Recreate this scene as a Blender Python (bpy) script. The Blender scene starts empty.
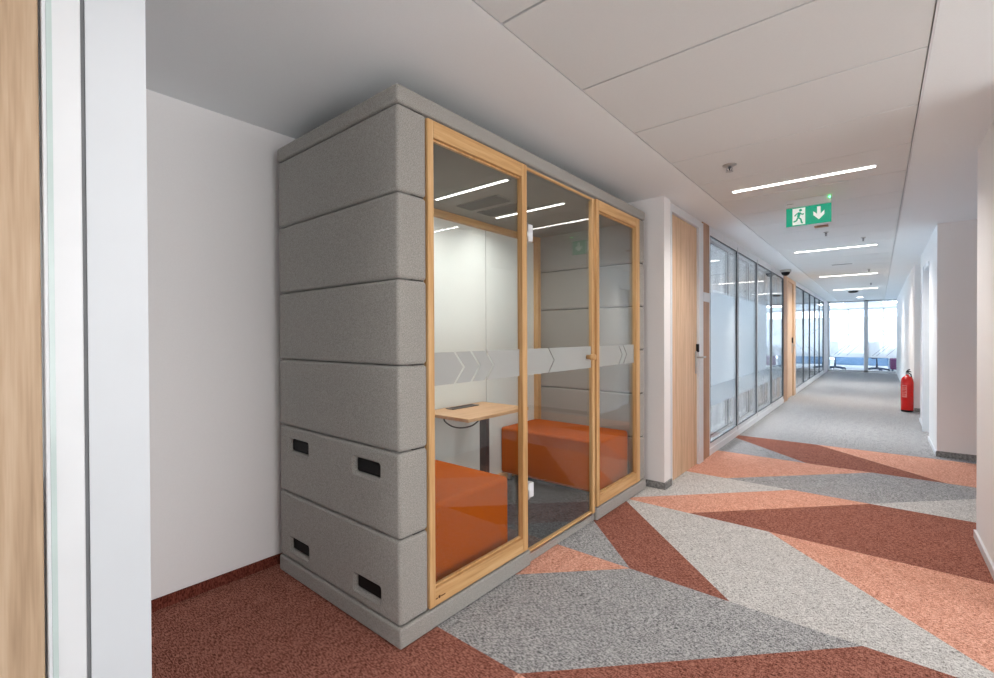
import bpy, bmesh, math, random
from mathutils import Vector, Matrix
from mathutils.geometry import delaunay_2d_cdt
random.seed(4)
sc = bpy.context.scene
COL = sc.collection
V = Vector
CH = 2.426            # ceiling height
PI = math.pi

# ------------------------------------------------------------------ materials
def lin(c):
    return tuple(((v/255.0)/12.92 if v/255.0 <= .04045 else ((v/255.0+.055)/1.055)**2.4) for v in c) + (1.0,)

class NT:
    def __init__(s, name):
        s.m = bpy.data.materials.new(name); s.m.use_nodes = True
        s.t = s.m.node_tree; s.t.nodes.clear()
        s.out = s.n('ShaderNodeOutputMaterial')
    def n(s, ty, **kw):
        nd = s.t.nodes.new(ty)
        for k, v in kw.items(): setattr(nd, k, v)
        return nd
    def l(s, a, b): s.t.links.new(a, b)
    def bsdf(s, rough=.6, spec=.3, metal=0):
        b = s.n('ShaderNodeBsdfPrincipled')
        b.inputs['Roughness'].default_value = rough
        b.inputs['Specular IOR Level'].default_value = spec
        b.inputs['Metallic'].default_value = metal
        s.l(b.outputs[0], s.out.inputs[0]); return b
    def coord(s, scale=(1, 1, 1)):
        tc = s.n('ShaderNodeTexCoord'); mp = s.n('ShaderNodeMapping')
        mp.inputs['Scale'].default_value = scale
        s.l(tc.outputs['Object'], mp.inputs[0]); return mp.outputs[0]
    def noise(s, vec, scale, detail=2, rough=.5):
        n = s.n('ShaderNodeTexNoise'); s.l(vec, n.inputs['Vector'])
        n.inputs['Scale'].default_value = scale; n.inputs['Detail'].default_value = detail
        n.inputs['Roughness'].default_value = rough; return n.outputs['Fac']
    def ramp(s, fac, stops):
        r = s.n('ShaderNodeValToRGB'); s.l(fac, r.inputs[0]); e = r.color_ramp.elements
        while len(e) < len(stops): e.new(.5)
        for k, (p, c) in enumerate(stops): e[k].position = p; e[k].color = c if len(c) == 4 else lin(c)
        return r.outputs[0]
    def math(s, op, a, b=None):
        m = s.n('ShaderNodeMath', operation=op)
        for k, v in enumerate((a, b)):
            if v is None: continue
            if isinstance(v, (int, float)): m.inputs[k].default_value = v
            else: s.l(v, m.inputs[k])
        return m.outputs[0]
    def bump(s, h, b, strength=.3, dist=.002):
        u = s.n('ShaderNodeBump'); u.inputs['Strength'].default_value = strength
        u.inputs['Distance'].default_value = dist
        s.l(h, u.inputs['Height']); s.l(u.outputs[0], b.inputs['Normal'])

def plain(name, c, rough=.5, spec=.3, metal=0, vary=.03, vs=6):
    t = NT(name); b = t.bsdf(rough, spec, metal)
    n = t.noise(t.coord(), vs, 3)
    a = [max(0, v*(1-vary)) for v in c]; d = [min(255, v*(1+vary)) for v in c]
    t.l(t.ramp(n, [(.3, a), (.7, d)]), b.inputs['Base Color']); return t.m

def paint(name, c):
    t = NT(name); b = t.bsdf(.75, .2)
    n = t.noise(t.coord(), 180, 2)
    t.l(t.ramp(n, [(.3, [v*.99 for v in c]), (.7, c)]), b.inputs['Base Color'])
    t.bump(n, b, .08, .001); return t.m

def carpet(name, dark, mid, light):
    t = NT(name); b = t.bsdf(.95, .05)
    w = t.noise(t.coord((56, 235, 60)), 1, 3, .6)
    f = t.noise(t.coord((200, 64, 60)), 1, 3, .6)
    g = t.noise(t.coord(), 430, 2, .6)
    big = t.noise(t.coord(), 14, 3, .6)
    s = t.math('ADD', t.math('MULTIPLY', w, .50), t.math('MULTIPLY', f, .28))
    s = t.math('ADD', s, t.math('MULTIPLY', g, .14)); s = t.math('ADD', s, t.math('MULTIPLY', big, .08))
    t.l(t.ramp(s, [(.425, dark), (.49, mid), (.56, light)]), b.inputs['Base Color'])
    t.bump(s, b, .5, .004); return t.m

def fabric(name, dark, mid, light, sc_=640, bs=.25, sheen=.25):
    t = NT(name); b = t.bsdf(.95, .1)
    b.inputs['Sheen Weight'].default_value = sheen; b.inputs['Sheen Roughness'].default_value = .5
    n = t.noise(t.coord(), sc_, 3, .7)
    m = t.noise(t.coord(), sc_*.35, 2, .6)
    s = t.math('ADD', t.math('MULTIPLY', n, .6), t.math('MULTIPLY', m, .4))
    t.l(t.ramp(s, [(.38, dark), (.5, mid), (.63, light)]), b.inputs['Base Color'])
    t.bump(s, b, bs, .002); return t.m

def wood(name, dark, mid, light, axis='z', rough=.45, fine=1.0):
    t = NT(name); b = t.bsdf(rough, .3)
    k = 26*fine; q = 1.1*fine
    scl = {'z': (k, k, q), 'y': (k, q, k), 'x': (q, k, k)}[axis]
    a = t.noise(t.coord(scl), 1, 4, .6)
    scl2 = tuple(v*5 for v in scl)
    g = t.noise(t.coord(scl2), 1, 2, .6)
    s = t.math('ADD', t.math('MULTIPLY', a, .65), t.math('MULTIPLY', g, .35))
    t.l(t.ramp(s, [(.34, dark), (.5, mid), (.66, light)]), b.inputs['Base Color'])
    t.bump(g, b, .05, .001); return t.m

def emit(name, c, strength):
    t = NT(name); e = t.n('ShaderNodeEmission'); e.inputs[0].default_value = lin(c)
    e.inputs[1].default_value = strength; t.l(e.outputs[0], t.out.inputs[0]); return t.m

def glass(name, tint=(250, 253, 252), boost=1.0):
    t = NT(name)
    lw = t.n('ShaderNodeLayerWeight'); lw.inputs[0].default_value = .5
    p = t.math('POWER', lw.outputs['Facing'], 5.0)
    f = t.math('ADD', t.math('MULTIPLY', p, .95*boost), .042*boost)
    tr = t.n('ShaderNodeBsdfTransparent'); tr.inputs[0].default_value = lin(tint)
    gl = t.n('ShaderNodeBsdfGlossy'); gl.inputs['Roughness'].default_value = 0.0
    mx = t.n('ShaderNodeMixShader'); t.l(f, mx.inputs[0]); t.l(tr.outputs[0], mx.inputs[1]); t.l(gl.outputs[0], mx.inputs[2])
    t.l(mx.outputs[0], t.out.inputs[0]); return t.m

def frosted(name, c, clear, translucent):
    t = NT(name)
    tr = t.n('ShaderNodeBsdfTransparent')
    tl = t.n('ShaderNodeBsdfTranslucent'); tl.inputs[0].default_value = lin(c)
    df = t.n('ShaderNodeBsdfDiffuse'); df.inputs[0].default_value = lin(c)
    m1 = t.n('ShaderNodeMixShader'); m1.inputs[0].default_value = translucent
    t.l(df.outputs[0], m1.inputs[1]); t.l(tl.outputs[0], m1.inputs[2])
    m2 = t.n('ShaderNodeMixShader'); m2.inputs[0].default_value = clear
    t.l(m1.outputs[0], m2.inputs[1]); t.l(tr.outputs[0], m2.inputs[2])
    t.l(m2.outputs[0], t.out.inputs[0]); return t.m

M = {}
M['wall'] = paint('white wall paint', (238, 236, 235))
M['ceil'] = paint('ceiling paint', (240, 244, 246))
M['tile'] = paint('ceiling panel face', (225, 227, 227))
M['white'] = plain('white lacquer', (220, 223, 226), .35, .4, vary=.01)
M['frame_white'] = plain('white powder coat', (224, 226, 228), .4, .4, vary=.01)
M['wall_dimmed'] = plain('darkened white wall paint', (206, 211, 216), .4, .3, vary=.006)  # wall paint darkened to offset strong light on the near wall end
M['gap'] = plain('dark shadow gap', (70, 68, 66), .9, .1)
M['joint'] = plain('ceiling joint', (104, 99, 92), .9, .1)
M['softgap'] = plain('grey groove shade', (118, 120, 122), .8, .1)  # shade of the groove put into the grey of its fill
M['lounge'] = plain('pale light bouncing floor', (206, 200, 192), .6, .2)  # unseen floor, kept pale to bounce light up to the ceiling
M['gasket_room'] = plain('grey rubber gasket', (74, 78, 82), .6, .2)
M['cabinet_blue'] = plain('blue cabinet front', (112, 146, 180), .5)
M['gasket'] = plain('black rubber gasket', (34, 36, 38), .6, .2)
M['red'] = carpet('rust red carpet', (86, 46, 36), (142, 89, 76), (182, 126, 110))
M['orange'] = carpet('salmon carpet', (150, 94, 76), (212, 150, 127), (238, 190, 170))
M['light'] = carpet('light grey carpet', (122, 119, 116), (192, 189, 186), (224, 221, 218))
M['grey'] = carpet('mid grey carpet', (80, 80, 82), (150, 149, 150), (198, 197, 197))
M['podfloor'] = carpet('charcoal carpet', (44, 46, 50), (72, 75, 80), (102, 105, 110))
M['skirt_red'] = carpet('rust red skirting', (70, 32, 24), (104, 52, 42), (128, 70, 58))
M['skirt_grey'] = carpet('grey skirting', (112, 111, 110), (134, 133, 131), (154, 152, 150))
M['felt'] = fabric('grey wool upholstery', (122, 120, 115), (152, 149, 143), (176, 173, 167))
M['bench'] = fabric('orange upholstery', (162, 70, 0), (184, 84, 0), (200, 100, 10), 500, .12, 0)
M['oak_z'] = wood('pod oak upright', (178, 134, 84), (202, 159, 107), (218, 181, 134), 'z')
M['oak_y'] = wood('pod oak rail', (178, 134, 84), (202, 159, 107), (218, 181, 134), 'y')
M['oak_table'] = wood('oak table veneer', (186, 142, 100), (212, 168, 126), (226, 188, 150), 'y')
M['door'] = wood('oak door veneer', (194, 158, 126), (218, 184, 150), (232, 200, 170), 'z', .5, 1.0)
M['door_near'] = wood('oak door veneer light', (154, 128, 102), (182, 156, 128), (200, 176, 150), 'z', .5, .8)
M['strip'] = wood('walnut toned strip', (154, 118, 92), (182, 144, 116), (200, 164, 136), 'z', .5, 1.0)
M['black'] = plain('black plastic', (16, 16, 17), .6, .2)
M['dark'] = plain('dark steel', (70, 72, 76), .3, .6, .6)
M['chrome'] = plain('brushed steel', (188, 188, 186), .3, .5, .9)
M['podceil'] = plain('pod ceiling panel', (132, 130, 124), .7, .2)
M['backpanel'] = plain('white glass backing', (222, 226, 224), .04, .5, vary=.006)
M['glass'] = glass('clear glass', (251, 253, 252), 1.25)
M['glass_room'] = glass('partition glass', (251, 252, 252), 1.1)
M['glass_day'] = glass('window glass tinted as cool daylight', (230, 241, 252), 1.0)  # bluish cast of the daylight put into the glass colour
M['glass_clear'] = glass('clear window glass', (251, 250, 250), 1.0)
M['greenedge'] = plain('green glass edge', (190, 206, 204), .15, .5)
M['film'] = frosted('frosted film', (214, 221, 225), .16, .72)
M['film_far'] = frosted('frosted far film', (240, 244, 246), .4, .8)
M['band'] = frosted('frosted pod band', (196, 198, 196), .22, .3)
M['lamp'] = emit('lamp diffuser', (255, 250, 244), 5)
M['fill_lamp'] = emit('added fill light face', (248, 249, 253), 20)
M['podlamp'] = emit('pod lamp diffuser', (255, 251, 246), 2.5)
M['led'] = emit('green led', (60, 255, 120), 6)
M['sign_green'] = None
def signmat(name, c, e):
    t = NT(name); b = t.bsdf(.25, .5); b.inputs['Base Color'].default_value = lin(c)
    b.inputs['Emission Color'].default_value = lin(c); b.inputs['Emission Strength'].default_value = e; return t.m
M['sign_green'] = signmat('backlit green', (0, 148, 116), .3)
M['sign_white'] = signmat('backlit white', (232, 240, 236), .2)
M['ext_red'] = plain('extinguisher red', (206, 22, 16), .25, .5)
M['label'] = plain('printed label', (226, 120, 110), .5)
M['chair_blue'] = plain('blue chair fabric', (72, 98, 130), .9, .1)
M['chair_purple'] = plain('purple chair fabric', (120, 64, 112), .9, .1)
M['chair_base'] = plain('chair base nylon', (60, 78, 104), .5, .3)
M['furniture'] = plain('pale furniture', (190, 208, 222), .5)
M['brown'] = plain('brown print', (92, 54, 26), .6)
M['roomcarpet'] = carpet('room carpet', (168, 170, 172), (192, 194, 196), (212, 214, 216))

# ------------------------------------------------------------------ mesh helpers
def bm_box(bm, x0, x1, y0, y1, z0, z1, bev=0, seg=2, mi=0):
    r = bmesh.ops.create_cube(bm, size=1)
    vs = r['verts']
    for v in vs:
        v.co = V((x0+(v.co.x+.5)*(x1-x0), y0+(v.co.y+.5)*(y1-y0), z0+(v.co.z+.5)*(z1-z0)))
    es = list({e for v in vs for e in v.link_edges}); fs = list({f for v in vs for f in v.link_faces})
    for f in fs: f.material_index = mi
    if bev:
        q = bmesh.ops.bevel(bm, geom=es, offset=bev, segments=seg, profile=.5, affect='EDGES', clamp_overlap=True)
        for f in q['faces']: f.material_index = mi; f.smooth = True
    return vs

def bm_prism(bm, pts, axis, a, b, mi=0):
    """polygon pts (2D) extruded along axis from a to b"""
    def mk(p, t):
        return {'x': V((t, p[0], p[1])), 'y': V((p[0], t, p[1])), 'z': V((p[0], p[1], t))}[axis]
    lo = [bm.verts.new(mk(p, a)) for p in pts]; hi = [bm.verts.new(mk(p, b)) for p in pts]
    n = len(pts); fs = [bm.faces.new(lo), bm.faces.new(hi)]
    for k in range(n): fs.append(bm.faces.new((lo[k], lo[(k+1) % n], hi[(k+1) % n], hi[k])))
    for f in fs: f.material_index = mi
    bmesh.ops.recalc_face_normals(bm, faces=fs)

def bm_lathe(bm, prof, c=(0, 0, 0), n=24, mi=0):
    rings = []
    for r, z in prof:
        if r <= 1e-6: rings.append([bm.verts.new((c[0], c[1], c[2]+z))])
        else: rings.append([bm.verts.new((c[0]+r*math.cos(2*PI*k/n), c[1]+r*math.sin(2*PI*k/n), c[2]+z)) for k in range(n)])
    for a, b in zip(rings, rings[1:]):
        for k in range(n):
            q = [a[k % len(a)], a[(k+1) % len(a)], b[(k+1) % len(b)], b[k % len(b)]]
            u = []
            for v in q:
                if v not in u: u.append(v)
            if len(u) > 2:
                f = bm.faces.new(u); f.smooth = True; f.material_index = mi
    for rg in (rings[0], rings[-1]):
        if len(rg) > 2: bm.faces.new(rg).material_index = mi
    bmesh.ops.recalc_face_normals(bm, faces=bm.faces[:])

def bm_tube(bm, pts, r, n=10, mi=0):
    pts = [V(p) for p in pts]; rings = []; up = None
    for k, p in enumerate(pts):
        d = (pts[min(k+1, len(pts)-1)]-pts[max(k-1, 0)]).normalized()
        if up is None: up = d.orthogonal().normalized()
        up = (up-d*up.dot(d)).normalized(); w = d.cross(up)
        rr = r[k] if isinstance(r, (list, tuple)) else r
        rings.append([bm.verts.new(p+rr*(math.cos(2*PI*j/n)*up+math.sin(2*PI*j/n)*w)) for j in range(n)])
    for a, b in zip(rings, rings[1:]):
        for j in range(n):
            f = bm.faces.new((a[j], a[(j+1) % n], b[(j+1) % n], b[j])); f.smooth = True; f.material_index = mi
    for rg in (rings[0], rings[-1]): bm.faces.new(rg).material_index = mi
    bmesh.ops.recalc_face_normals(bm, faces=bm.faces[:])

def obj(name, bm, mats, parent=None, label=None):
    me = bpy.data.meshes.new(name); bm.to_mesh(me); bm.free()
    for m in (mats if isinstance(mats, (list, tuple)) else [mats]): me.materials.append(M[m] if isinstance(m, str) else m)
    o = bpy.data.objects.new(name, me); COL.objects.link(o)
    if parent:
        o.parent = parent
        org = parent_origin(parent)
        me.transform(Matrix.Translation(-org))
    if label: o['label'] = label
    return o
def parent_origin(p):
    t = V((0, 0, 0))
    while p: t = t+p.location; p = p.parent
    return t
def box(name, b, mats, parent=None, bev=0, seg=2, label=None):
    bm = bmesh.new(); bm_box(bm, *b, bev=bev, seg=seg); return obj(name, bm, mats, parent, label)
def tag(o, label, cat=None, group=None, kind=None):
    o['label'] = label
    if cat: o['category'] = cat
    if group: o['group'] = group
    if kind: o['kind'] = kind
    return o
def thing(name, loc, label, cat, group=None, kind=None):
    o = bpy.data.objects.new(name, None); o.empty_display_size = .1; COL.objects.link(o); o.location = loc
    return tag(o, label, cat, group, kind)
def struct(name, boxes, mats, label, cat, bev=0):
    bm = bmesh.new()
    for b in boxes: bm_box(bm, *b[:6], bev=bev, mi=(b[6] if len(b) > 6 else 0))
    o = obj(name, bm, mats); return tag(o, label, cat, kind='structure')
def copy_tree(o, parent=None):
    c = o.copy(); COL.objects.link(c); c.parent = parent
    for ch in list(o.children): copy_tree(ch, c)
    return c

# ------------------------------------------------------------------ floor (carpet pattern on a half metre grid)
A, B, C_, D, E_ = -.056, .444, .944, 1.444, 1.944
y0, y1, y2, y3, y4, y5 = .203, 1.22, 2.236, 3.28, 4.30, 5.30
polys = [
 (4, [(2.12, -5.6), (6.3, -5.6), (6.3, 2.9), (2.12, 2.9)]),
 (3, [(.1, y5), (3.9, y5), (3.9, 18.6), (.1, 18.6)]),
 (5, [(-4.3, 2.8), (.05, 2.8), (.05, 24), (-4.3, 24)]), (5, [(.05, 18.6), (4, 18.6), (4, 24), (.05, 24)]),
 (1, [(C_, y5), (E_, y4), (2.444, y4), (3.45, y5)]),
 (2, [(2.444, y4), (4.0, y4), (4.0, y5), (3.45, y5)]),
 (0, [(A, y5), (C_, y5), (E_, y4), (C_, y4)]),
 (3, [(A, y4), (C_, y4), (A, y5)]),
 (1, [(A, y3), (B, y3), (D, y4), (A, y4)]),
 (3, [(B, y3), (D, y3), (2.444, y4), (D, y4)]),
 (2, [(D, y3), (3.4, y3), (3.4, y4), (2.444, y4)]),
 (2, [(A, y2), (C_, y3), (A, y3)]),
 (1, [(A, y2), (B, y2), (D, y3), (C_, y3)]),
 (0, [(B, y2), (3.0, y2), (3.0, y3), (D, y3)]),
 (1, [(C_, y2), (2.3, y2), (2.3, .86), (E_, y1)]),
 (2, [(A, y2), (C_, y2), (E_, y1), (C_, y1)]),
 (0, [(A, y2), (C_, y1), (B, y1), (A, 1.72)]),
 (3, [(A, 1.72), (B, y1), (A, y1)]),
 (1, [(A, y1), (B, y1), (A, .72)]),
 (3, [(A, y0), (B, y0), (D, y1), (B, y1), (A, .72)]),
 (0, [(B, y0), (C_, y0), (E_, y1), (D, y1)]),
 (1, [(C_, y0), (2.3, y0), (2.3, y1), (E_, y1)]),
 (0, [(-1.3, -.9), (B, -.9), (B, y0), (-1.3, y0)]),
 (1, [(B, y0), (C_, y0), (B, -.3)]),
 (3, [(C_, y0), (B, -.3), (B, -.9), (2.3, -.9), (2.3, y0)]),
 (2, [(-.3, -.9), (2.3, -.9), (2.3, -2.2), (.4, -2.2)]),
 (0, [(.4, -2.2), (2.3, -2.2), (1.4, -3.4), (-.3, -3.4)]),
]
def inside(p, poly):
    r = False; n = len(poly)
    for k in range(n):
        (xa, ya), (xb, yb) = poly[k], poly[(k+1) % n]
        if (ya > p[1]) != (yb > p[1]) and p[0] < (xb-xa)*(p[1]-ya)/(yb-ya)+xa: r = not r
    return r
vs, es = [], []
def loop(pts):
    n0 = len(vs); vs.extend(V(q) for q in pts); n = len(pts)
    es.extend((n0+k, n0+(k+1) % n) for k in range(n))
loop([(-4.4, -7.2), (6.4, -7.2), (6.4, 24.2), (-4.4, 24.2)])
for c, pl in polys: loop(pl)
ov, oe, of, *_ = delaunay_2d_cdt(vs, es, [], 0, 1e-5)
bm = bmesh.new(); bv = [bm.verts.new((v.x, v.y, 0)) for v in ov]
for f in of:
    ct = sum((ov[k] for k in f), V((0, 0)))/len(f)
    mi = 3
    for c, pl in polys:
        if inside(ct, pl): mi = c; break
    fc = bm.faces.new([bv[k] for k in f]); fc.material_index = mi
    if fc.normal.z < 0: pass
bmesh.ops.recalc_face_normals(bm, faces=bm.faces[:])
for f in bm.faces:
    f.normal_update()
    if f.normal.z < 0: f.normal_flip()
fl = obj('floor', bm, ['red', 'orange', 'light', 'grey', 'lounge', 'roomcarpet'])
tag(fl, 'patterned carpet floor of rust red, salmon and grey angular shapes', 'floor', kind='structure')

# ------------------------------------------------------------------ ceiling
XL, XR = .420, 1.642
bm = bmesh.new()
bm_box(bm, -4.5, XL-.004, -7.3, 24.3, CH, CH+.1, mi=0)
bm_box(bm, XR+.012, 6.4, -7.3, 24.3, CH, CH+.1, mi=0)
bm_box(bm, XL-.004, XR+.012, -7.3, 24.3, CH+.03, CH+.1, mi=2)          # dark void above the joints
bm_box(bm, XR+.003, XR+.011, -7.3, 24.3, CH-.003, CH+.03, mi=3)         # metal edge profile
yy = .148-.598*12
while yy < 24.2:
    bm_box(bm, XL, XR, yy+.004, yy+.598-.004, CH-.0005, CH+.02, bev=.002, seg=1, mi=1); yy += .598
cl = obj('ceiling', bm, ['ceil', 'tile', 'joint', 'frame_white'])
tag(cl, 'white ceiling with a central run of long panels between shadow joints', 'ceiling', kind='structure')

# ------------------------------------------------------------------ walls
W = .126
struct('wall_left', [(-1.30, W, -.970, -.859, 0, CH)], 'wall_dimmed', 'white wall end beside the near oak door, left edge of the photo', 'wall')
struct('wall_left_rear', [(-1.3, W, -3.55, -2.07, 0, CH), (-1.3, W, -2.07, -.970, 2.36, CH)], 'wall', 'white wall behind and above the near oak door', 'wall')
struct('wall_nook', [(-1.30, -1.119, -.859, 2.637, 0, CH)], 'wall', 'pale grey white wall behind the padded booth', 'wall')
struct('wall_column', [(-1.30, W, 2.637, 2.79, 0, CH)], 'wall', 'white column between the booth and the first corridor door', 'wall')
struct('wall_above_doors', [(0, W-.02, 2.79, 3.76, 2.345, CH), (0, W-.02, 9.3, 10.5, 2.345, CH)], 'wall', 'white strip of wall above the corridor doors', 'wall')
struct('wall_right', [(1.965, 2.12, 1.9, 2.95, 0, CH), (1.965, 2.12, -5.65, -3.4, 0, CH)], 'wall', 'bright white wall at the right edge, nearest the viewer', 'wall')
struct('wall_recess', [(2.12, 3.6, 5.45, 5.58, 0, CH), (1.962, 2.12, 5.45, 6.42, 0, CH)], 'wall', 'grey white wall facing the viewer past the recess on the right', 'wall')
struct('wall_recess_back', [(3.45, 3.6, 2.8, 5.45, 0, CH), (2.12, 6.3, 2.82, 2.95, 0, CH)], 'wall', 'white wall closing the side recess', 'wall')
struct('wall_right_far', [(1.967, 2.12, 7.03, 8.0, 0, CH), (1.967, 2.12, 6.42, 7.03, 2.11, CH), (2.035, 2.2, 8.0, 9.05, 0, CH), (1.945, 2.2, 9.05, 18.6, 0, CH)], 'wall', 'white wall running far down the right side behind the red extinguisher', 'wall')
struct('wall_left_far', [(-.05, .12, 17.2, 18.7, 0, CH)], 'wall', 'white pillar between the glass partitions and the end window', 'wall')
struct('wall_rooms', [(-4.3, 0, 2.79, 2.9, 0, CH), (-4.3, -.02, 10.0, 10.1, 0, CH), (-4.3, -.05, 18.5, 18.6, 0, CH),
                      (-4.4, -4.25, 2.79, 24, 0, .25), (-4.4, -4.25, 2.79, 24, 2.3, CH)], 'wall', 'white walls of the rooms behind the glass partitions', 'wall')
struct('wall_end_room', [(-4.3, 4.1, 23.9, 24.0, 0, .12), (-4.3, 4.1, 23.9, 24.0, 2.38, CH), (4.0, 4.1, 18.6, 24, 0, CH), (2.2, 4.1, 18.55, 18.65, 0, CH)], 'wall', 'white walls of the bright room beyond the end window', 'wall')
struct('wall_lounge', [(2.12, 6.3, -5.65, -5.5, 0, CH), (6.15, 6.3, -2.4, 2.82, 0, .06), (6.15, 6.3, -2.4, 2.82, 2.40, CH), (6.15, 6.3, -5.5, -2.4, 0, CH)], 'wall', 'unseen white walls of an open area added to let light in from the right', 'wall')  # unseen area, added for the light it lets in
struct('wall_rear', [(-1.3, .2, -3.55, -3.4, 0, CH), (1.93, 2.12, -3.55, -3.4, 0, CH), (.2, 1.93, -3.55, -3.4, 0, .06), (.2, 1.93, -3.55, -3.4, 2.40, CH)], 'wall', 'unseen white wall around the glazing added behind the viewer', 'wall')

struct('baseboard_nook', [(-1.119, -1.107, -.859, 2.637, 0, .052)], 'skirt_red', 'rust red carpet skirting along the wall behind the booth', 'baseboard')
struct('baseboard_column', [(-1.119, W+.012, 2.625, 2.637, 0, .055), (W, W+.012, 2.637, 2.79, 0, .055)], 'skirt_grey', 'grey carpet skirting round the white column by the booth', 'baseboard')
struct('baseboard_recess', [(1.955, 3.45, 5.438, 5.45, 0, .058)], 'skirt_grey', 'grey carpet skirting under the recess wall on the right', 'baseboard')
struct('baseboard_right', [(1.953, 1.965, 1.9, 2.95, 0, .05), (1.951, 1.962, 5.45, 6.42, 0, .05), (1.955, 1.967, 7.05, 8.0, 0, .05)], 'white', 'thin white skirting along the right corridor wall', 'baseboard')
struct('baseboard_far', [(1.945, 2.035, 9.038, 9.05, 0, .06)], 'skirt_grey', 'short grey skirting behind the red extinguisher', 'baseboard')

# ------------------------------------------------------------------ doors
def lever(parent, x, y, z, d=1):
    bm = bmesh.new(); bm_box(bm, x, x+.012, y-.02, y+.02, z-.16, z+.06, bev=.004)
    h = obj('door_handle', bm, 'chrome', parent)
    bm = bmesh.new(); bm_tube(bm, [(x+.005, y, z), (x+.05, y, z), (x+.06, y+.01*d, z), (x+.06, y+.12*d, z)], .009)
    obj('lever', bm, 'chrome', h)
    return h
# near door at the far left of the picture
d1 = thing('door_1', (W, -1.5, 0), 'oak door leaf in a white frame at the left edge of the photo', 'door', kind='structure')
bm = bmesh.new()
bm_box(bm, -.02, W+.004, -1.040, -.978, 0, 2.36, bev=.002, seg=1); bm_box(bm, -.02, W+.004, -2.06, -2.0, 0, 2.36); bm_box(bm, -.02, W+.004, -2.0, -1.04, 2.30, 2.36)
obj('door_frame', bm, 'white', d1)
box('frame_seal', (W+.003, W+.0065, -1.0335, -1.0245, 0, 2.36), 'greenedge', d1)
box('shadow_gap', (-.02, W-.004, -.978, -.970, 0, 2.36), 'softgap', d1)
box('door_leaf', (.05, W-.004, -1.998, -1.044, .006, 2.298), 'door_near', d1, bev=.003)
# corridor door beside the booth
d2 = thing('door_2', (W, 3.2, 0), 'oak door with steel lever, between the white column and first glass partition', 'door', kind='structure')
bm = bmesh.new()
bm_box(bm, -.02, W+.004, 2.792, 2.826, 0, 2.40, bev=.003); bm_box(bm, -.02, W+.004, 3.592, 3.735, 0, 2.40, bev=.003); bm_box(bm, -.02, W+.004, 2.826, 3.592, 2.335, 2.40, bev=.003)
obj('door_frame', bm, 'white', d2)
box('door_leaf', (.055, .108, 2.830, 3.586, .006, 2.33), 'door', d2, bev=.002)
lever(d2, .108, 3.545, 1.06)
box('card_reader', (.108, .135, 3.555, 3.582, 1.11, 1.19), 'black', d2, bev=.006)
struct('trim_1', [(.0, W-.008, 3.76, 3.99, 0, CH)], 'strip', 'brown wooden strip beside the first corridor door', 'trim')
struct('trim_2', [(.0, W-.004, 8.97, 9.30, 0, CH)], 'strip', 'wooden strip after the fourth glass pane down the corridor', 'trim')
rs = box('room_sign', (W-.008, W-.002, 3.772, 3.98, 1.62, 1.715), 'white', bev=.002)
tag(rs, 'small white plate on the brown wooden strip beside the first corridor door', 'sign')
# second corridor door
d3 = thing('door_3', (W, 9.8, 0), 'far oak door with dark handle between two runs of glass partition', 'door', kind='structure')
bm = bmesh.new()
bm_box(bm, -.02, W+.002, 9.30, 9.38, 0, 2.40); bm_box(bm, -.02, W+.002, 10.22, 10.50, 0, 2.40); bm_box(bm, -.02, W+.002, 9.38, 10.22, 2.335, 2.40)
obj('door_frame', bm, 'door', d3)
box('door_leaf', (.055, .10, 9.39, 10.21, .006, 2.33), 'door', d3, bev=.002)
lever(d3, .10, 10.14, 1.06)
box('card_reader', (.10, .125, 10.12, 10.17, 1.10, 1.22), 'black', d3, bev=.006)
# right hand door in the far wall
d4 = thing('door_4', (1.967, 6.7, 0), 'white door casing projecting from the right wall before the red extinguisher', 'door', kind='structure')
bm = bmesh.new()
bm_box(bm, 1.935, 2.03, 6.99, 7.05, 0, 2.16, bev=.003); bm_box(bm, 1.945, 2.03, 6.43, 6.99, 2.10, 2.16, bev=.003)
obj('door_frame', bm, 'white', d4)
box('door_leaf', (2.06, 2.10, 6.42, 7.03, .006, 2.11), 'white', d4)

# ------------------------------------------------------------------ glass partitions on the left
def partition(name, ya, yb, label, film=True, seam=True):
    r = thing(name, (.1, (ya+yb)/2, 0), label, 'window', kind='structure')
    t = .034; zb, zt = .07, 2.385
    bm = bmesh.new()
    for xa, xb in ((.062, .112), (-.03, .010)):
        bm_box(bm, xa, xb, ya, ya+t, zb, zt); bm_box(bm, xa, xb, yb-t, yb, zb, zt)
        bm_box(bm, xa, xb, ya+t, yb-t, zb, zb+.055); bm_box(bm, xa, xb, ya+t, yb-t, zt-.05, zt)
    obj('window_frame', bm, 'frame_white', r)
    bm = bmesh.new()
    for x in (.112, .010):
        g = .005
        bm_box(bm, x-.012, x+.002, ya+t, ya+t+g, zb+.055, zt-.05); bm_box(bm, x-.012, x+.002, yb-t-g, yb-t, zb+.055, zt-.05)
        bm_box(bm, x-.012, x+.002, ya+t, yb-t, zb+.055, zb+.062); bm_box(bm, x-.012, x+.002, ya+t, yb-t, zt-.057, zt-.05)
    if seam: bm_box(bm, .109, .1135, yb-.006, yb+.006, zb, zt)
    obj('gasket', bm, 'gasket_room', r)
    box('glass_pane', (.092, .100, ya+t, yb-t, zb+.05, zt-.045), 'glass_room', r)
    box('inner_glass_pane', (-.014, -.008, ya+t, yb-t, zb+.05, zt-.045), 'glass_room', r)
    if film:
        f = box('frosted_film', (.0895, .0912, ya+t+.008, yb-t-.008, .50, 1.75), 'film', r)
    return r
ys = [4.01, 5.29, 6.51, 7.73, 8.955]
nm = ['first glass partition pane with frosted band, next to the brown wooden strip', 'second glass partition pane from the near oak corridor door', 'third glass partition pane from the near oak corridor door', 'fourth glass partition pane, just before the far oak door']
for k in range(4): partition('window_%d' % (k+1), ys[k], ys[k+1], nm[k])
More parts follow.
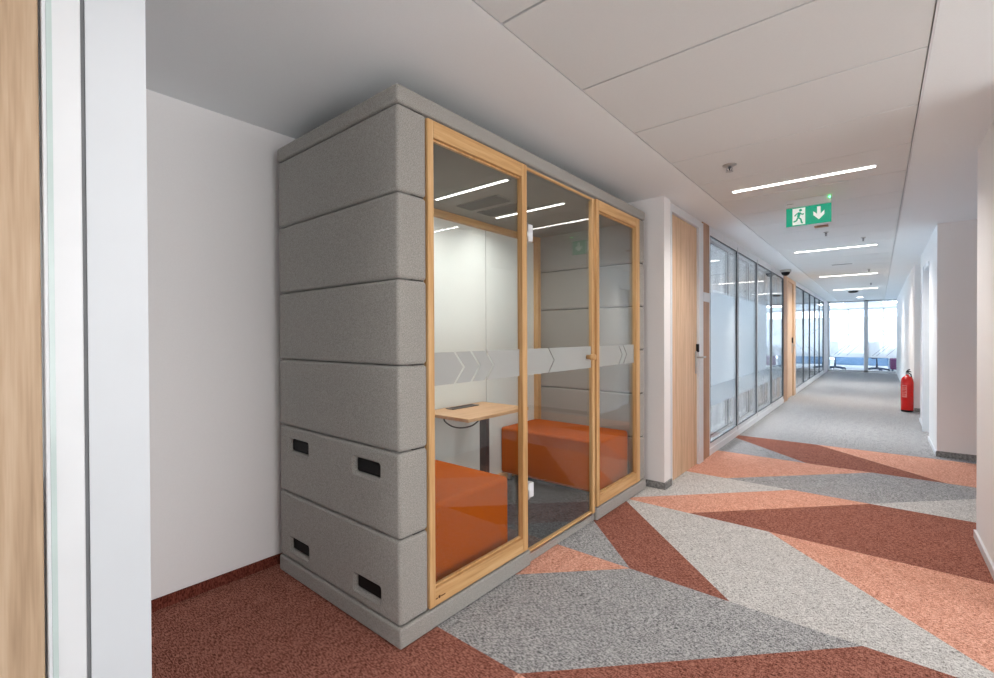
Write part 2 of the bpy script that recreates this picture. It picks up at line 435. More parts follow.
ys2 = [10.52, 12.05, 13.33, 14.6, 15.88, 17.18]
nm2 = ['first glass pane beyond the far oak door', 'second glass pane beyond the far oak door', 'third glass pane beyond the far oak door', 'fourth glass pane beyond the far oak door', 'last glass pane on the left before the end window']
for k in range(5): partition('window_%d' % (k+5), ys2[k], ys2[k+1], nm2[k])
struct('trim_3', [(-.03, .118, 3.99, 8.97, 0, .07), (-.03, .118, 3.99, 8.97, 2.385, CH)], 'frame_white', 'white sill and head rail of the nearer glass partitions', 'trim')
struct('trim_4', [(-.03, .118, 10.5, 17.2, 0, .07), (-.03, .118, 10.5, 17.2, 2.385, CH)], 'frame_white', 'white sill and head rail of the farther glass partitions', 'trim')

# outer windows of those rooms (daylight comes in here)
def outer_window(name, axis, fixed, a, b, za, zb, n, label, gm='glass_day'):
    r = thing(name, (fixed if axis == 'x' else (a+b)/2, (a+b)/2 if axis == 'x' else fixed, 0), label, 'window', kind='structure')
    bm = bmesh.new(); t = .05
    def bx(u0, u1, z0, z1, d=.04):
        if axis == 'x': bm_box(bm, fixed-d, fixed+d, u0, u1, z0, z1)
        else: bm_box(bm, u0, u1, fixed-d, fixed+d, z0, z1)
    bx(a, b, za, za+t); bx(a, b, zb-t, zb)
    for k in range(n+1):
        c = a+(b-a)*k/n; bx(c-t/2, c+t/2, za, zb)
    obj('window_frame', bm, 'frame_white', r)
    bm = bmesh.new()
    if axis == 'x': bm_box(bm, fixed-.004, fixed+.004, a, b, za+t, zb-t)
    else: bm_box(bm, a, b, fixed-.004, fixed+.004, za+t, zb-t)
    obj('glass_pane', bm, gm, r)
    # portal that guides the sky light through the opening
    L = bpy.data.lights.new('portal', 'AREA'); L.shape = 'RECTANGLE'; L.size = b-a; L.size_y = zb-za
    L.cycles.is_portal = True
    o = bpy.data.objects.new('window_portal', L); COL.objects.link(o); o['kind'] = 'helper'
    return r, o
r, po = outer_window('window_10', 'x', -4.32, 2.9, 23.8, .25, 2.3, 14, 'outer daylight window of the rooms behind the glass partitions')
po.location = (-4.25, 13.35, 1.275); po.rotation_euler = (PI/2, 0, -PI/2)
r, po = outer_window('window_11', 'y', 23.95, -4.2, 4.0, .12, 2.38, 7, 'outer daylight window of the bright room at the corridor end')
po.location = (-.1, 23.85, 1.25); po.rotation_euler = (-PI/2, 0, 0)
r, po = outer_window('window_12', 'y', -3.48, .2, 1.93, .06, 2.40, 2, 'unseen glazing added behind the viewer as broad fill light', 'glass_clear')  # added glazing, set close behind the camera for broad fill
po.location = (1.065, -3.38, 1.23); po.rotation_euler = (PI/2, 0, 0)

r, po = outer_window('window_14', 'x', 6.22, -2.4, 2.82, .06, 2.40, 4, 'unseen windows added on the right to light the nook and booth', 'glass_clear')  # added windows, put here to light the nook and booth side
po.location = (6.13, .21, 1.23); po.rotation_euler = (PI/2, 0, PI/2)
# end glazing
w9 = thing('window_13', (1.05, 18.65, 0), 'large two pane glazed wall with frosted chevron film closing the corridor', 'window', kind='structure')
bm = bmesh.new()
for x in (.12, 1.17, 2.20): bm_box(bm, x-.055 if x > 1 else x, x+.055, 18.62, 18.68, 0, CH)
bm_box(bm, .12, 2.2, 18.62, 18.68, 0, .07); bm_box(bm, .12, 2.2, 18.62, 18.68, 2.38, CH)
obj('window_frame', bm, 'frame_white', w9)
for xa, xb in ((.175, 1.115), (1.225, 2.145)):
    g = box('glass_pane', (xa, xb, 18.646, 18.654, .07, 2.38), 'glass_room', w9)
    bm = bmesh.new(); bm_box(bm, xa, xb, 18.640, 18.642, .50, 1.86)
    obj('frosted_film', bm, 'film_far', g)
    bm = bmesh.new()
    c = (xa+xb)/2
    for k, (px, tip, dr) in enumerate(((-.32, -.02, 1), (-.2, .10, 1), (-.36, .02, -1), (-.25, .13, -1), (0.0, .36, -1))):
        za, zb = (1.50, 1.22) if dr > 0 else (.56, .95)
        bm_prism(bm, [(c+px, za), (c+px+.014, za), (c+tip+.014, zb), (c+tip, zb)], 'y', 18.636, 18.6385)
    obj('chevron_lines', bm, 'gasket_room', g)

# ------------------------------------------------------------------ acoustic meeting pod
PW, PL, PH, T = 1.034, 2.548, 2.30, .156
pod = thing('meeting_booth', (-.5, 1.27, 0), 'grey padded acoustic booth with oak framed glass front, standing in the nook', 'booth')
rows = [.0885, .444, .801, 1.157, 1.513, 1.868, 2.224]
def side_panel(ya, yb, za, zb, slots):
    bm = bmesh.new(); bm_box(bm, -PW, -.004, ya, yb, za, zb, bev=.016, seg=4)
    if not slots:
        return obj('side_panel', bm, 'felt', pod)
    me = bpy.data.meshes.new('tmp'); bm.to_mesh(me); bm.free(); o = bpy.data.objects.new('tmp', me); COL.objects.link(o)
    cut = bmesh.new()
    zc = .176 if za < .2 else .702
    for xa, xb in ((-.925, -.735), (-.328, -.140)):
        # mouth flares outwards so the cloth edge is soft
        def ring(g, y, r):
            pts = []
            for cx, cz, a0 in ((xb+g-r, zc+.033+g-r, 0), (xa-g+r, zc+.033+g-r, 90), (xa-g+r, zc-.033-g+r, 180), (xb+g-r, zc-.033-g+r, 270)):
                for k in range(4):
                    a = math.radians(a0+30*k); pts.append(cut.verts.new((cx+r*math.cos(a), y, cz+r*math.sin(a))))
            return pts
        rg = [ring(.016, -.01, .02), ring(.012, .0, .018), ring(.004, .006, .014), ring(0, .016, .012), ring(0, .07, .012)]
        for a, b in zip(rg, rg[1:]):
            for k in range(16): cut.faces.new((a[k], a[(k+1) % 16], b[(k+1) % 16], b[k]))
        cut.faces.new(rg[0]); cut.faces.new(rg[-1])
    bmesh.ops.recalc_face_normals(cut, faces=cut.faces[:])
    cm = bpy.data.meshes.new('cut'); cut.to_mesh(cm); cut.free(); co = bpy.data.objects.new('cut', cm); COL.objects.link(co)
    md = o.modifiers.new('b', 'BOOLEAN'); md.object = co; md.operation = 'DIFFERENCE'; md.solver = 'EXACT'
    dg = bpy.context.evaluated_depsgraph_get()
    nm_ = bpy.data.meshes.new_from_object(o.evaluated_get(dg))
    bpy.data.objects.remove(o); bpy.data.objects.remove(co)
    bm = bmesh.new(); bm.from_mesh(nm_)
    p = obj('side_panel', bm, 'felt', pod)
    for xa, xb in ((-.925, -.735), (-.328, -.140)):
        bm = bmesh.new()
        bm_box(bm, xa+.001, xb-.001, .017, .0695, zc-.0325, zc+.0325, bev=.011, seg=3)
        dl = [f for f in bm.faces if f.calc_center_median().y < .0175]
        obj('grip_slot', bm, 'black', p, 'black grip slot')
    return p
for k in range(6):
    side_panel(0, T, rows[k]+.002, rows[k+1]-.002, k < 2)
for k in range(6):
    side_panel(PL-T+.03, PL, rows[k]+.002, rows[k+1]-.002, False)
# inner core of the walls, dark in the seams
box('wall_core', (-PW+.01, -.014, .080, T-.012, .09, 2.224), 'gap', pod)
box('wall_core', (-PW+.01, -.014, PL-T+.042, PL-.012, .09, 2.224), 'gap', pod)
bm = bmesh.new(); bm_box(bm, -PW-.004, 0, -.004, PL+.004, 2.226, PH, bev=.012, seg=3); obj('roof', bm, 'felt', pod)
for pts in ([(-PW-.004, -.004), (.004, -.004), (.004, .905), (-.058, .905), (-.058, T-.004), (-PW-.004, T-.004)],
            [(-PW-.004, PL+.004), (-PW-.004, PL-T+.034), (-.058, PL-T+.034), (-.058, 1.688), (.004, 1.688), (.004, PL+.004)]):
    bm = bmesh.new(); bm_prism(bm, pts, 'z', .003, .0865)
    q = bmesh.ops.bevel(bm, geom=bm.edges[:], offset=.010, segments=3, profile=.5, affect='EDGES', clamp_overlap=True)
    for f in q['faces']: f.smooth = True
    obj('plinth', bm, 'felt', pod)
box('floor_panel', (-PW, -.03, T, PL-T+.03, .02, .055), 'podfloor', pod)
bm = bmesh.new(); bm_box(bm, -.06, -.020, .905, 1.688, .003, .046)
obj('threshold', bm, 'felt', pod)
box('sill_track', (-.050, -.018, .906, 1.687, .046, .056), 'chrome', pod)
box('ceiling_panel', (-PW+.01, -.02, T, PL-T+.03, 2.195, 2.224), 'podceil', pod)
# perforated vents in the pod ceiling
for ya in (1.14, 1.36):
    bm = bmesh.new()
    bm_box(bm, -.80, -.42, ya, ya+.16, 2.191, 2.196)
    v = obj('ceiling_vent', bm, 'podceil', pod)
    bm = bmesh.new()
    for i in range(19):
        for j in range(8):
            bm_box(bm, -.795+i*.0195, -.795+i*.0195+.011, ya+.006+j*.0195, ya+.006+j*.0195+.011, 2.1895, 2.1912)
    obj('perforations', bm, 'gasket', v)
for ya in (.945, 1.575):
    bm = bmesh.new(); bm_box(bm, -.80, -.175, ya-.017, ya+.017, 2.190, 2.196)
    s = obj('strip_light', bm, 'chrome', pod)
    box('diffuser', (-.79, -.185, ya-.009, ya+.009, 2.1875, 2.1905), 'podlamp', s)
# back wall: oak frame with white glass panels
for a, b in ((T, T+.045), (PL-T-.02, PL-T+.03)): box('back_post', (-1.03, -.955, a, b, .055, 2.195), 'oak_z', pod)
for a, b in ((2.145, 2.195), (.055, .105)): box('back_rail', (-1.03, -.965, T+.045, PL-T-.02, a, b), 'oak_y', pod)
box('back_panel', (-1.028, -1.0, T+.045, 1.687, .105, 2.145), 'backpanel', pod)
box('back_panel', (-1.028, -1.0, 1.692, PL-T-.02, .105, 2.145), 'backpanel', pod)
box('panel_joint', (-1.03, -1.002, 1.686, 1.693, .105, 2.145), 'gasket', pod)

# front frames
def fixed_front(ya, yb, lw, rw, chev, z0=.097):
    f = bpy.data.objects.new('front_frame', None); COL.objects.link(f); f.parent = pod
    X0, X1 = -.030, .003
    for a, b in ((ya, ya+lw), (yb-rw, yb)):
        bm = bmesh.new(); bm_box(bm, X0, X1, a, b, z0, 2.214, bev=.003); obj('frame_post', bm, 'oak_z', f)
    for za, zb in ((z0, z0+.076), (2.14, 2.214)):
        bm = bmesh.new(); bm_box(bm, X0, X1-.001, ya+lw, yb-rw, za, zb, bev=.003); obj('frame_rail', bm, 'oak_y', f)
    a, b = ya+lw, yb-rw
    bm = bmesh.new()
    bm_box(bm, -.0295, -.015, a, a+.008, z0+.076, 2.14); bm_box(bm, -.0295, -.015, b-.002, b, z0+.076, 2.14)
    bm_box(bm, -.0295, -.015, a, b, z0+.076, z0+.083); bm_box(bm, -.0295, -.015, a, b, 2.132, 2.14)
    obj('glazing_bead', bm, 'oak_z', f)
    box('glass_pane', (-.027, -.020, a, b, z0+.076, 2.14), 'glass', f)
    band(f, a, b, chev)
    return f
def band(parent, a, b, chev, x=-.0192, w=.016):
    z0, z1, zm, d = 1.058, 1.204, 1.131, .062
    bm = bmesh.new(); edges = [None]+chev+[None]
    for k in range(len(edges)-1):
        l, r = edges[k], edges[k+1]
        pl = [(a, z0), (a, zm), (a, z1)] if l is None else [(l+w, z0), (l+w+d, zm), (l+w, z1)]
        pr = [(b, z1), (b, zm), (b, z0)] if r is None else [(r, z1), (r+d, zm), (r, z0)]
        bm_prism(bm, pl+pr, 'x', x, x+.0008)
    obj('frosted_band', bm, 'band', parent, 'frosted band with chevron cut-outs')
f1 = fixed_front(.157, .880, .034, .044, [.328, .440, .545])
f2 = fixed_front(1.692, 2.432, .040, .070, [2.075, 2.155])
# tiny maker's mark burnt into the bottom rail
bm = bmesh.new()
bm_box(bm, .0015, .0035, .190, .203, .126, .130); bm_box(bm, .0015, .0035, .222, .248, .127, .131)
bm_prism(bm, [(.2125+.006*math.cos(k*PI/6), .1305+.007*math.sin(k*PI/6)) for k in range(12)], 'x', .0015, .0035)
obj('stamp', bm, 'brown', f1, 'small brown stamp')
# glass door
dr = bpy.data.objects.new('glass_door', None); COL.objects.link(dr); dr.parent = pod
ya, yb = .888, 1.684
box('glass_pane', (-.030, -.020, ya, yb-.038, .076, 2.198), 'glass', dr)
bm = bmesh.new(); bm_box(bm, -.034, -.006, yb-.038, yb-.006, .062, 2.21, bev=.003); obj('door_stile', bm, 'oak_z', dr)
bm = bmesh.new(); bm_box(bm, -.036, -.012, ya, yb-.038, .064, .076, bev=.002); obj('door_rail', bm, 'oak_y', dr)
bm = bmesh.new(); bm_box(bm, -.036, -.010, ya, yb-.038, 2.198, 2.212, bev=.002); obj('door_rail', bm, 'oak_y', dr)
band(dr, ya+.004, yb-.038, [1.118], x=-.0196, w=.010)
for za, zb in ((1.80, 1.895), (.378, .458)):
    bm = bmesh.new(); bm_box(bm, -.036, .003, .889, .936, za, zb, bev=.003); h = obj('hinge', bm, 'white', dr)
    bm = bmesh.new(); bm_tube(bm, [(.000, .887, za-.004), (.000, .887, zb+.004)], .006); obj('hinge_pin', bm, 'chrome', h)
bm = bmesh.new()
bm_lathe(bm, [(0, 0), (.014, .0), (.014, .022), (.018, .026), (.021, .034), (.021, .056), (.018, .062), (0, .062)], n=20)
bm.transform(Matrix.Translation((-.020, 1.592, 1.133)) @ Matrix.Rotation(PI/2, 4, 'Y'))
obj('door_knob', bm, 'oak_z', dr)

# benches inside
def bench(ya, yb, label, xa=-1.0+.045, xb=-.085):
    t = thing('bench', ((xa+xb)/2, (ya+yb)/2, .055), label, 'bench', 'orange benches inside the booth')
    bm = bmesh.new(); bm_box(bm, xa, xb, ya, yb, .115, .50, bev=.022, seg=4); obj('seat', bm, 'bench', t)
    for x in (xa+.06, xb-.06):
        for y in (ya+.05, yb-.05):
            bm = bmesh.new(); bm_lathe(bm, [(.018, .0555), (.018, .118)], (x, y, 0), 14); obj('leg', bm, 'chrome', t)
    return t
bench(.170, .822, 'upholstered orange bench nearest the viewer, at the left end inside the booth')
bench(1.87, 2.405, 'upholstered orange bench at the far right end inside the booth', -.998)
# table
tb = thing('table', (-.75, 1.30, .055), 'small oak table with dark steel leg between the two orange benches', 'table')
bm = bmesh.new(); bm_box(bm, -.985, -.525, .965, 1.625, .722, .746, bev=.004); obj('tabletop', bm, 'oak_table', tb)
bm = bmesh.new(); bm_box(bm, -.775, -.715, 1.350, 1.395, .075, .722, bev=.004); obj('leg', bm, 'dark', tb)
bm = bmesh.new(); bm_box(bm, -.95, -.58, 1.27, 1.47, .0555, .075, bev=.004); obj('foot_plate', bm, 'dark', tb)
bm = bmesh.new(); bm_box(bm, -.945, -.865, 1.17, 1.45, .745, .752, bev=.002); pw = obj('power_module', bm, 'dark', tb)
for k in range(4):
    box('socket', (-.925, -.885, 1.19+.062*k, 1.235+.062*k, .7515, .754), 'black', pw, bev=.001)
bm = bmesh.new(); ctl = [V(q) for q in ((-.77, .985, .722), (-.755, .985, .70), (-.69, .988, .676), (-.61, .998, .676), (-.55, 1.03, .694), (-.535, 1.075, .722))]
pts = []
for k in range(len(ctl)-1):
    a, b, c, d = ctl[max(k-1, 0)], ctl[k], ctl[k+1], ctl[min(k+2, len(ctl)-1)]
    for q in range(4):
        u = q/4; pts.append(.5*(2*b+(c-a)*u+(2*a-5*b+4*c-d)*u*u+(3*b-a-3*c+d)*u**3))
pts.append(ctl[-1]); bm_tube(bm, pts, .005, 8); obj('cable', bm, 'black', tb, 'black hanging cable')

# ------------------------------------------------------------------ ceiling fittings
def strip_lamp(x, y, z, w, d, power, c, spread=130):
    L = bpy.data.lights.new('strip_lamp', 'AREA'); L.shape = 'RECTANGLE'; L.size = w; L.size_y = d
    L.energy = power; L.color = c; L.spread = math.radians(spread)
    o = bpy.data.objects.new('strip_lamp', L); COL.objects.link(o); o.location = (x, y, z); o['kind'] = 'helper'
for y in (.945, 1.575): strip_lamp(-.4875, y, 2.1865, .60, .022, 2.9, (1, .97, .93), 160)
def lamp(x0, x1, y, label, power=11.0):
    t = thing('linear_ceiling_light', ((x0+x1)/2, y, CH), label, 'ceiling light', 'linear lights recessed across the corridor ceiling')
    bm = bmesh.new(); bm_box(bm, x0-.006, x1+.006, y-.024, y+.024, CH-.003, CH+.01, bev=.001, seg=1); obj('housing', bm, 'frame_white', t)
    box('diffuser', (x0, x1, y-.018, y+.018, CH-.006, CH-.002), 'lamp', t)
    strip_lamp((x0+x1)/2, y, CH-.0075, x1-x0, .034, power, (1, .965, .925))
for y, lb in ((2.89, 'nearest glowing linear ceiling light, in front of the green exit sign'), (6.45, 'second glowing linear ceiling light, just behind the exit sign'),
              (10.0, 'third glowing linear ceiling light down the corridor'), (13.55, 'fourth and farthest glowing linear ceiling light, by the end window')):
    lamp(.59, 1.473, y, lb, 7.0 if y < 4 else 13.0)
lamp(.59, 1.473, -.68, 'linear ceiling light above the viewer', 3.0)

es_ = thing('exit_sign', (1.03, 3.5, CH), 'green running man emergency exit sign hanging from the corridor ceiling', 'exit sign')
bm = bmesh.new(); bm_box(bm, .872, 1.194, 3.47, 3.53, 2.362, CH-.001, bev=.004); obj('housing', bm, 'white', es_)
pn = box('panel', (.874, 1.192, 3.496, 3.504, 2.206, 2.362), 'sign_green', es_)
bm = bmesh.new()
bm_box(bm, .921, 1.012, 3.4935, 3.496, 2.214, 2.354)
obj('door_symbol', bm, 'sign_white', pn)
bm = bmesh.new(); Y0, Y1 = 3.4915, 3.4935
def limb(pts, w):
    for (xa, za), (xb, zb) in zip(pts, pts[1:]):
        dx, dz = xb-xa, zb-za; L = math.hypot(dx, dz); nx, nz = -dz/L*w, dx/L*w
        bm_prism(bm, [(xa+nx, za+nz), (xb+nx, zb+nz), (xb-nx, zb-nz), (xa-nx, za-nz)], 'y', Y0, Y1)
bm_prism(bm, [(.979+.011*math.cos(k*PI/6), 2.335+.011*math.sin(k*PI/6)) for k in range(12)], 'y', Y0, Y1)
limb([(.972, 2.318), (.962, 2.278)], .010)
limb([(.972, 2.316), (.95, 2.306), (.936, 2.29)], .0045); limb([(.975, 2.314), (.988, 2.298), (1.003, 2.302)], .0045)
limb([(.962, 2.276), (.982, 2.258), (.986, 2.228), (.996, 2.226)], .0055); limb([(.96, 2.276), (.95, 2.25), (.928, 2.242)], .0055)
obj('running_figure', bm, 'sign_green', pn)
bm = bmesh.new()
bm_prism(bm, [(1.095, 2.345), (1.119, 2.345), (1.119, 2.285), (1.145, 2.310), (1.145, 2.278), (1.107, 2.238), (1.069, 2.278), (1.069, 2.310), (1.095, 2.285)], 'y', 3.4925, 3.496)
obj('arrow_symbol', bm, 'sign_white', pn)
bm = bmesh.new(); bm_lathe(bm, [(0, -.006), (.005, -.004), (.007, 0), (.005, .004), (0, .006)], (1.182, 3.467, 2.405), 12); obj('indicator_light', bm, 'led', es_, 'glowing green indicator')
bm = bmesh.new()
for k in range(5): bm_box(bm, .884+.010*k, .890+.010*k, 3.469, 3.4705, 2.390, 2.394)
obj('fine_print', bm, 'gap', es_)

def sprinkler(x, y, label, s=1.0):
    t = thing('sprinkler', (x, y, CH), label, 'sprinkler', 'ceiling sprinklers')
    bm = bmesh.new(); bm_lathe(bm, [(.038*s, 0), (.038*s, -.004), (.018*s, -.012), (0, -.012)], (x, y, CH), 20); obj('rosette', bm, 'chrome', t)
    bm = bmesh.new(); bm_lathe(bm, [(0, -.010), (.009*s, -.010), (.007*s, -.022), (.004*s, -.03), (.004*s, -.045)], (x, y, CH), 12)
    bm_tube(bm, [(x-.012*s, y, CH-.014), (x-.014*s, y, CH-.032), (x, y, CH-.046)], .0022*s, 6); bm_tube(bm, [(x+.012*s, y, CH-.014), (x+.014*s, y, CH-.032), (x, y, CH-.046)], .0022*s, 6)
    obj('head', bm, 'dark', t)
    bm = bmesh.new(); bm_lathe(bm, [(.02*s, -.044), (.02*s, -.047), (0, -.047)], (x, y, CH), 14); obj('deflector', bm, 'chrome', t)
sprinkler(.713, 2.233, 'steel ceiling sprinkler nearest the viewer, left of the first linear light', 1.15)
sprinkler(1.349, 5.80, 'ceiling sprinkler just in front of the second linear light', .7)
sprinkler(1.036, 5.16, 'small ceiling sprinkler below the exit sign in the photo', .7)
sprinkler(1.361, 9.25, 'ceiling sprinkler just in front of the third linear light', .7)
sprinkler(1.361, 12.1, 'farthest ceiling sprinkler, before the fourth linear light', .7)
bm = bmesh.new(); bm_box(bm, .965, 1.085, 4.72, 4.80, CH-.014, CH-.0008, bev=.004); o = obj('motion_detector', bm, 'strip')
tag(o, 'small reddish rectangular sensor on the ceiling right behind the exit sign', 'sensor')
t = thing('ceiling_vent', (1.03, 8.2, CH), 'thin slotted grille in the ceiling between second and third linear lights', 'vent')
bm = bmesh.new(); bm_box(bm, .88, 1.18, 8.17, 8.24, CH-.006, CH-.0008, bev=.001); obj('frame', bm, 'frame_white', t)
bm = bmesh.new(); bm_box(bm, .90, 1.16, 8.19, 8.22, CH-.008, CH-.005); obj('slot', bm, 'gap', t)
t = thing('dome_camera', (.22, 8.4, CH), 'black dome security camera on the ceiling above the far oak door', 'camera')
bm = bmesh.new(); bm_lathe(bm, [(.085, 0), (.085, -.03), (.075, -.04), (0, -.04)], (.22, 8.4, CH), 24); obj('base', bm, 'chrome', t)
bm = bmesh.new(); bm_lathe(bm, [(.068, -.039), (.066, -.06), (.05, -.085), (.028, -.1), (0, -.105)], (.22, 8.4, CH), 24); obj('dome', bm, 'black', t)
bm = bmesh.new(); bm_lathe(bm, [(.11, 0), (.11, -.02), (.07, -.045), (0, -.05)], (.97, 14.25, CH), 20); o = obj('smoke_detector', bm, 'gap')
tag(o, 'dark round detector on the ceiling under the farthest linear light', 'detector')
t = thing('round_downlight', (1.05, 16.87, CH), 'small round glowing ceiling light just before the end window', 'ceiling light')
bm = bmesh.new(); bm_lathe(bm, [(.09, 0), (.09, -.006), (0, -.006)], (1.05, 16.87, CH), 20); obj('rim', bm, 'frame_white', t)
bm = bmesh.new(); bm_lathe(bm, [(.075, -.006), (.07, -.012), (0, -.012)], (1.05, 16.87, CH), 20); obj('diffuser', bm, 'lamp', t)

def fill_panel(x, y, label):  # panels added to brighten the rooms behind the glass
    t = thing('added_panel_light', (x, y, CH), label, 'ceiling light', 'fill lights added in the side rooms')
    bm = bmesh.new(); bm_box(bm, x-.31, x+.31, y-.31, y+.31, CH-.008, CH-.0006, bev=.001); obj('frame', bm, 'frame_white', t)
    box('diffuser', (x-.29, x+.29, y-.29, y+.29, CH-.012, CH-.007), 'fill_lamp', t)
for y, lb in ((4.2, 'fill light added in the first room behind the glass, nearest'), (6.6, 'fill light added in the first room behind the glass, middle'), (8.8, 'fill light added in the first room behind the glass, farthest'),
              (11.6, 'fill light added in the second room behind the glass, nearest'), (14.2, 'fill light added in the second room behind the glass, middle'), (16.8, 'fill light added in the second room behind the glass, farthest')):
    fill_panel(-1.6, y, lb)
fill_panel(.2, 20.4, 'fill light added in the bright end room, left'); fill_panel(1.9, 20.4, 'fill light added in the bright end room, right')

# ------------------------------------------------------------------ fire extinguisher
ex, ey = 1.858, 9.0
t = thing('fire_extinguisher', (ex, ey, 0), 'red fire extinguisher standing on the floor by the right wall', 'fire extinguisher')
bm = bmesh.new(); bm_lathe(bm, [(0, .012), (.06, .008), (.075, .014), (.081, .03), (.081, .49), (.076, .53), (.06, .565), (.036, .585), (.022, .592), (.02, .615), (0, .615)], (ex, ey, 0), 28); obj('cylinder', bm, 'ext_red', t)
bm = bmesh.new(); bm_lathe(bm, [(.070, .002), (.078, .002), (.083, .03), (.078, .032)], (ex, ey, 0), 28); obj('foot_ring', bm, 'black', t)
bm = bmesh.new(); bm_lathe(bm, [(.02, .612), (.022, .62), (.018, .645), (0, .65)], (ex, ey, 0), 14); obj('valve', bm, 'chrome', t)
bm = bmesh.new(); bm_tube(bm, [(ex, ey, .645), (ex+.02, ey-.03, .665), (ex+.045, ey-.07, .66)], [.012, .01, .007]); bm_tube(bm, [(ex-.01, ey+.01, .65), (ex+.012, ey-.03, .69), (ex+.03, ey-.06, .70)], [.01, .009, .007]); obj('handle', bm, 'black', t)
bm = bmesh.new(); bm_tube(bm, [(ex+.018, ey+.01, .635), (ex+.045, ey+.05, .62), (ex+.06, ey+.075, .54), (ex+.06, ey+.075, .3), (ex+.058, ey+.072, .09)], .009); obj('hose', bm, 'black', t)
bm = bmesh.new()
def patch(a0, a1, z0, z1, r=.0818, mi=0):
    n = 8; q = [[bm.verts.new((ex+r*math.cos(math.radians(a0+(a1-a0)*k/n)), ey+r*math.sin(math.radians(a0+(a1-a0)*k/n)), z)) for k in range(n+1)] for z in (z0, z1)]
    for k in range(n): bm.faces.new((q[0][k], q[0][k+1], q[1][k+1], q[1][k])).material_index = mi
patch(215, 265, .24, .44)
for k, z in enumerate((.41, .385, .35, .325, .30, .27)): patch(219, 252 if k % 2 else 260, z, z+.012, .0824, 1)
obj('label_sticker', bm, ['label', 'ext_red'], t, 'pale printed label')

# ------------------------------------------------------------------ bright room at the end
def chair(x, y, rz, seatmat, label):
    t = thing('office_chair', (x, y, 0), label, 'chair', 'office chairs beyond the end window'); t.rotation_euler.z = rz
    def add(n, bm, m):
        me = bpy.data.meshes.new(n); bm.to_mesh(me); bm.free(); me.materials.append(M[m]); o = bpy.data.objects.new(n, me); COL.objects.link(o); o.parent = t; return o
    bm = bmesh.new()
    for k in range(5):
        a = 2*PI*k/5; bm_tube(bm, [(0, 0, .11), (.16*math.cos(a), .16*math.sin(a), .10), (.33*math.cos(a), .33*math.sin(a), .07)], [.036, .03, .024], 8)
    add('star_base', bm, 'chair_base')
    for k in range(5):
        a = 2*PI*k/5; bm = bmesh.new(); bm_lathe(bm, [(0, -.012), (.027, -.012), (.03, 0), (.027, .012), (0, .012)], n=14)
        bm.transform(Matrix.Translation((.33*math.cos(a), .33*math.sin(a), .031)) @ Matrix.Rotation(a, 4, 'Z') @ Matrix.Rotation(PI/2, 4, 'X')); add('caster', bm, 'chair_base')
    bm = bmesh.new(); bm_lathe(bm, [(.03, .10), (.03, .25), (.018, .25), (.018, .46)], n=14); add('gas_lift', bm, 'chair_base')
    bm = bmesh.new(); bm_box(bm, -.24, .24, -.24, .23, .46, .54, bev=.035, seg=3); add('seat', bm, seatmat)
    bm = bmesh.new(); bm_box(bm, -.22, .22, .22, .27, .56, 1.02, bev=.024, seg=3); add('backrest', bm, seatmat)
    bm = bmesh.new(); bm_tube(bm, [(0, .05, .45), (0, .25, .45), (0, .285, .6)], .016); add('back_support', bm, 'chair_base')
    return t
chair(.28, 19.5, .5, 'chair_blue', 'blue office chair seen low behind the left end of the end window')
chair(1.45, 19.45, 2.6, 'chair_blue', 'blue office chair seen low behind the right pane of the end window')
t = thing('armchair', (1.98, 19.3, 0), 'purple armchair at the right edge of the end window', 'chair')
bm = bmesh.new(); bm_box(bm, 1.80, 2.30, 19.12, 19.62, .10, .44, bev=.03, seg=3); obj('seat', bm, 'chair_purple', t)
bm = bmesh.new(); bm_box(bm, 1.80, 2.30, 19.62, 19.74, .10, .80, bev=.03, seg=3); obj('backrest', bm, 'chair_purple', t)
for x in (1.86, 2.24):
    for y in (19.18, 19.68):
        bm = bmesh.new(); bm_lathe(bm, [(.018, 0), (.022, .104)], (x, y, 0), 10); obj('leg', bm, 'chair_base', t)
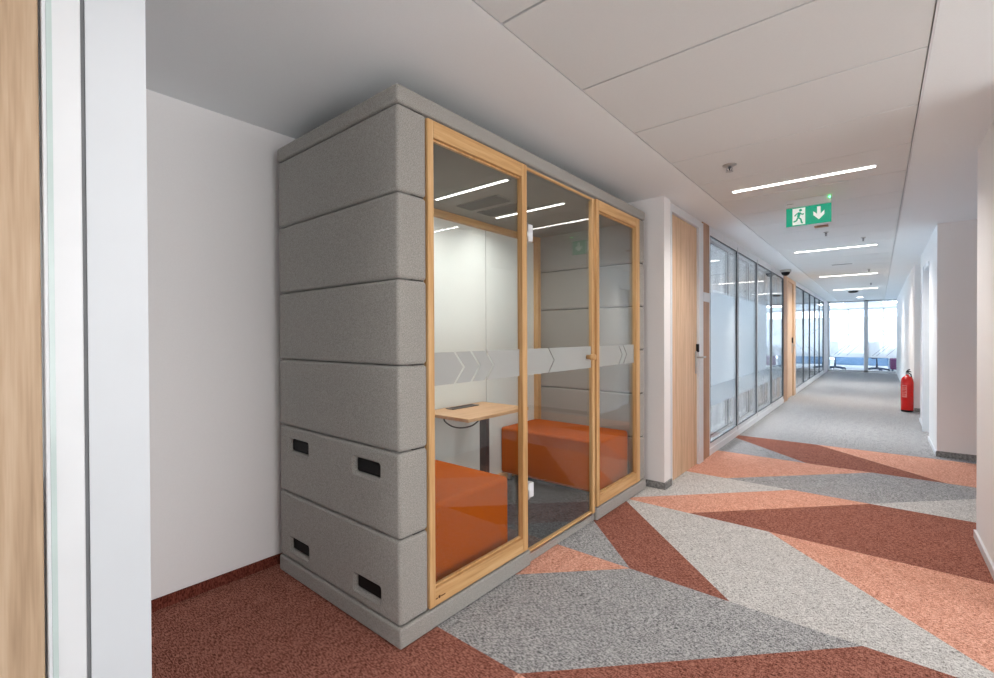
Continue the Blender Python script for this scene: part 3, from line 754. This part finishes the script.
t = thing('meeting_table', (.9, 20.6, 0), 'pale table seen low through the end window behind the chairs', 'table')
bm = bmesh.new(); bm_box(bm, -.2, 2.0, 20.2, 21.1, .71, .74, bev=.004); obj('tabletop', bm, 'furniture', t)
for x in (0.0, 1.8):
    bm = bmesh.new(); bm_box(bm, x-.03, x+.03, 20.3, 21.0, 0, .71, bev=.004); obj('leg', bm, 'furniture', t)
bm = bmesh.new(); bm_box(bm, .05, 1.9, 23.1, 23.5, .002, .5, bev=.01); o = obj('low_cabinet', bm, 'cabinet_blue')
tag(o, 'low pale blue cabinet under the far windows of the end room', 'cabinet')

# ------------------------------------------------------------------ light and camera
w = bpy.data.worlds.new('World'); sc.world = w; w.use_nodes = True
bg = w.node_tree.nodes['Background']; bg.inputs[0].default_value = (.965, .98, 1.0, 1); bg.inputs[1].default_value = 2.8

cam = bpy.data.cameras.new('Camera'); co = bpy.data.objects.new('Camera', cam); COL.objects.link(co); sc.camera = co
cam.sensor_width = 36; cam.lens = 461.245/994*36; cam.clip_start = .02; cam.clip_end = 100
cam.shift_x = .0002; cam.shift_y = .0004
yaw, pit, rol = .6912435, -.00743923, -.00422546
f = V((-math.sin(yaw)*math.cos(pit), math.cos(yaw)*math.cos(pit), math.sin(pit))); rr = V((math.cos(yaw), math.sin(yaw), 0)); u = rr.cross(f)
r2 = math.cos(rol)*rr+math.sin(rol)*u; u2 = -math.sin(rol)*rr+math.cos(rol)*u
mt = Matrix((r2, u2, -f)).transposed().to_4x4(); mt.translation = V((1.490652, -1.182574, 1.277053)); co.matrix_world = mt

sc.view_settings.view_transform = 'Standard'; sc.view_settings.look = 'None'; sc.view_settings.gamma = 1; sc.view_settings.use_curve_mapping = False
sc.view_settings.exposure = 1.16
sc.cycles.max_bounces = 14; sc.cycles.diffuse_bounces = 6; sc.cycles.glossy_bounces = 6; sc.cycles.transparent_max_bounces = 24; sc.cycles.transmission_bounces = 8
sc.cycles.sample_clamp_indirect = 6; sc.cycles.use_denoising = True; sc.cycles.caustics_reflective = False
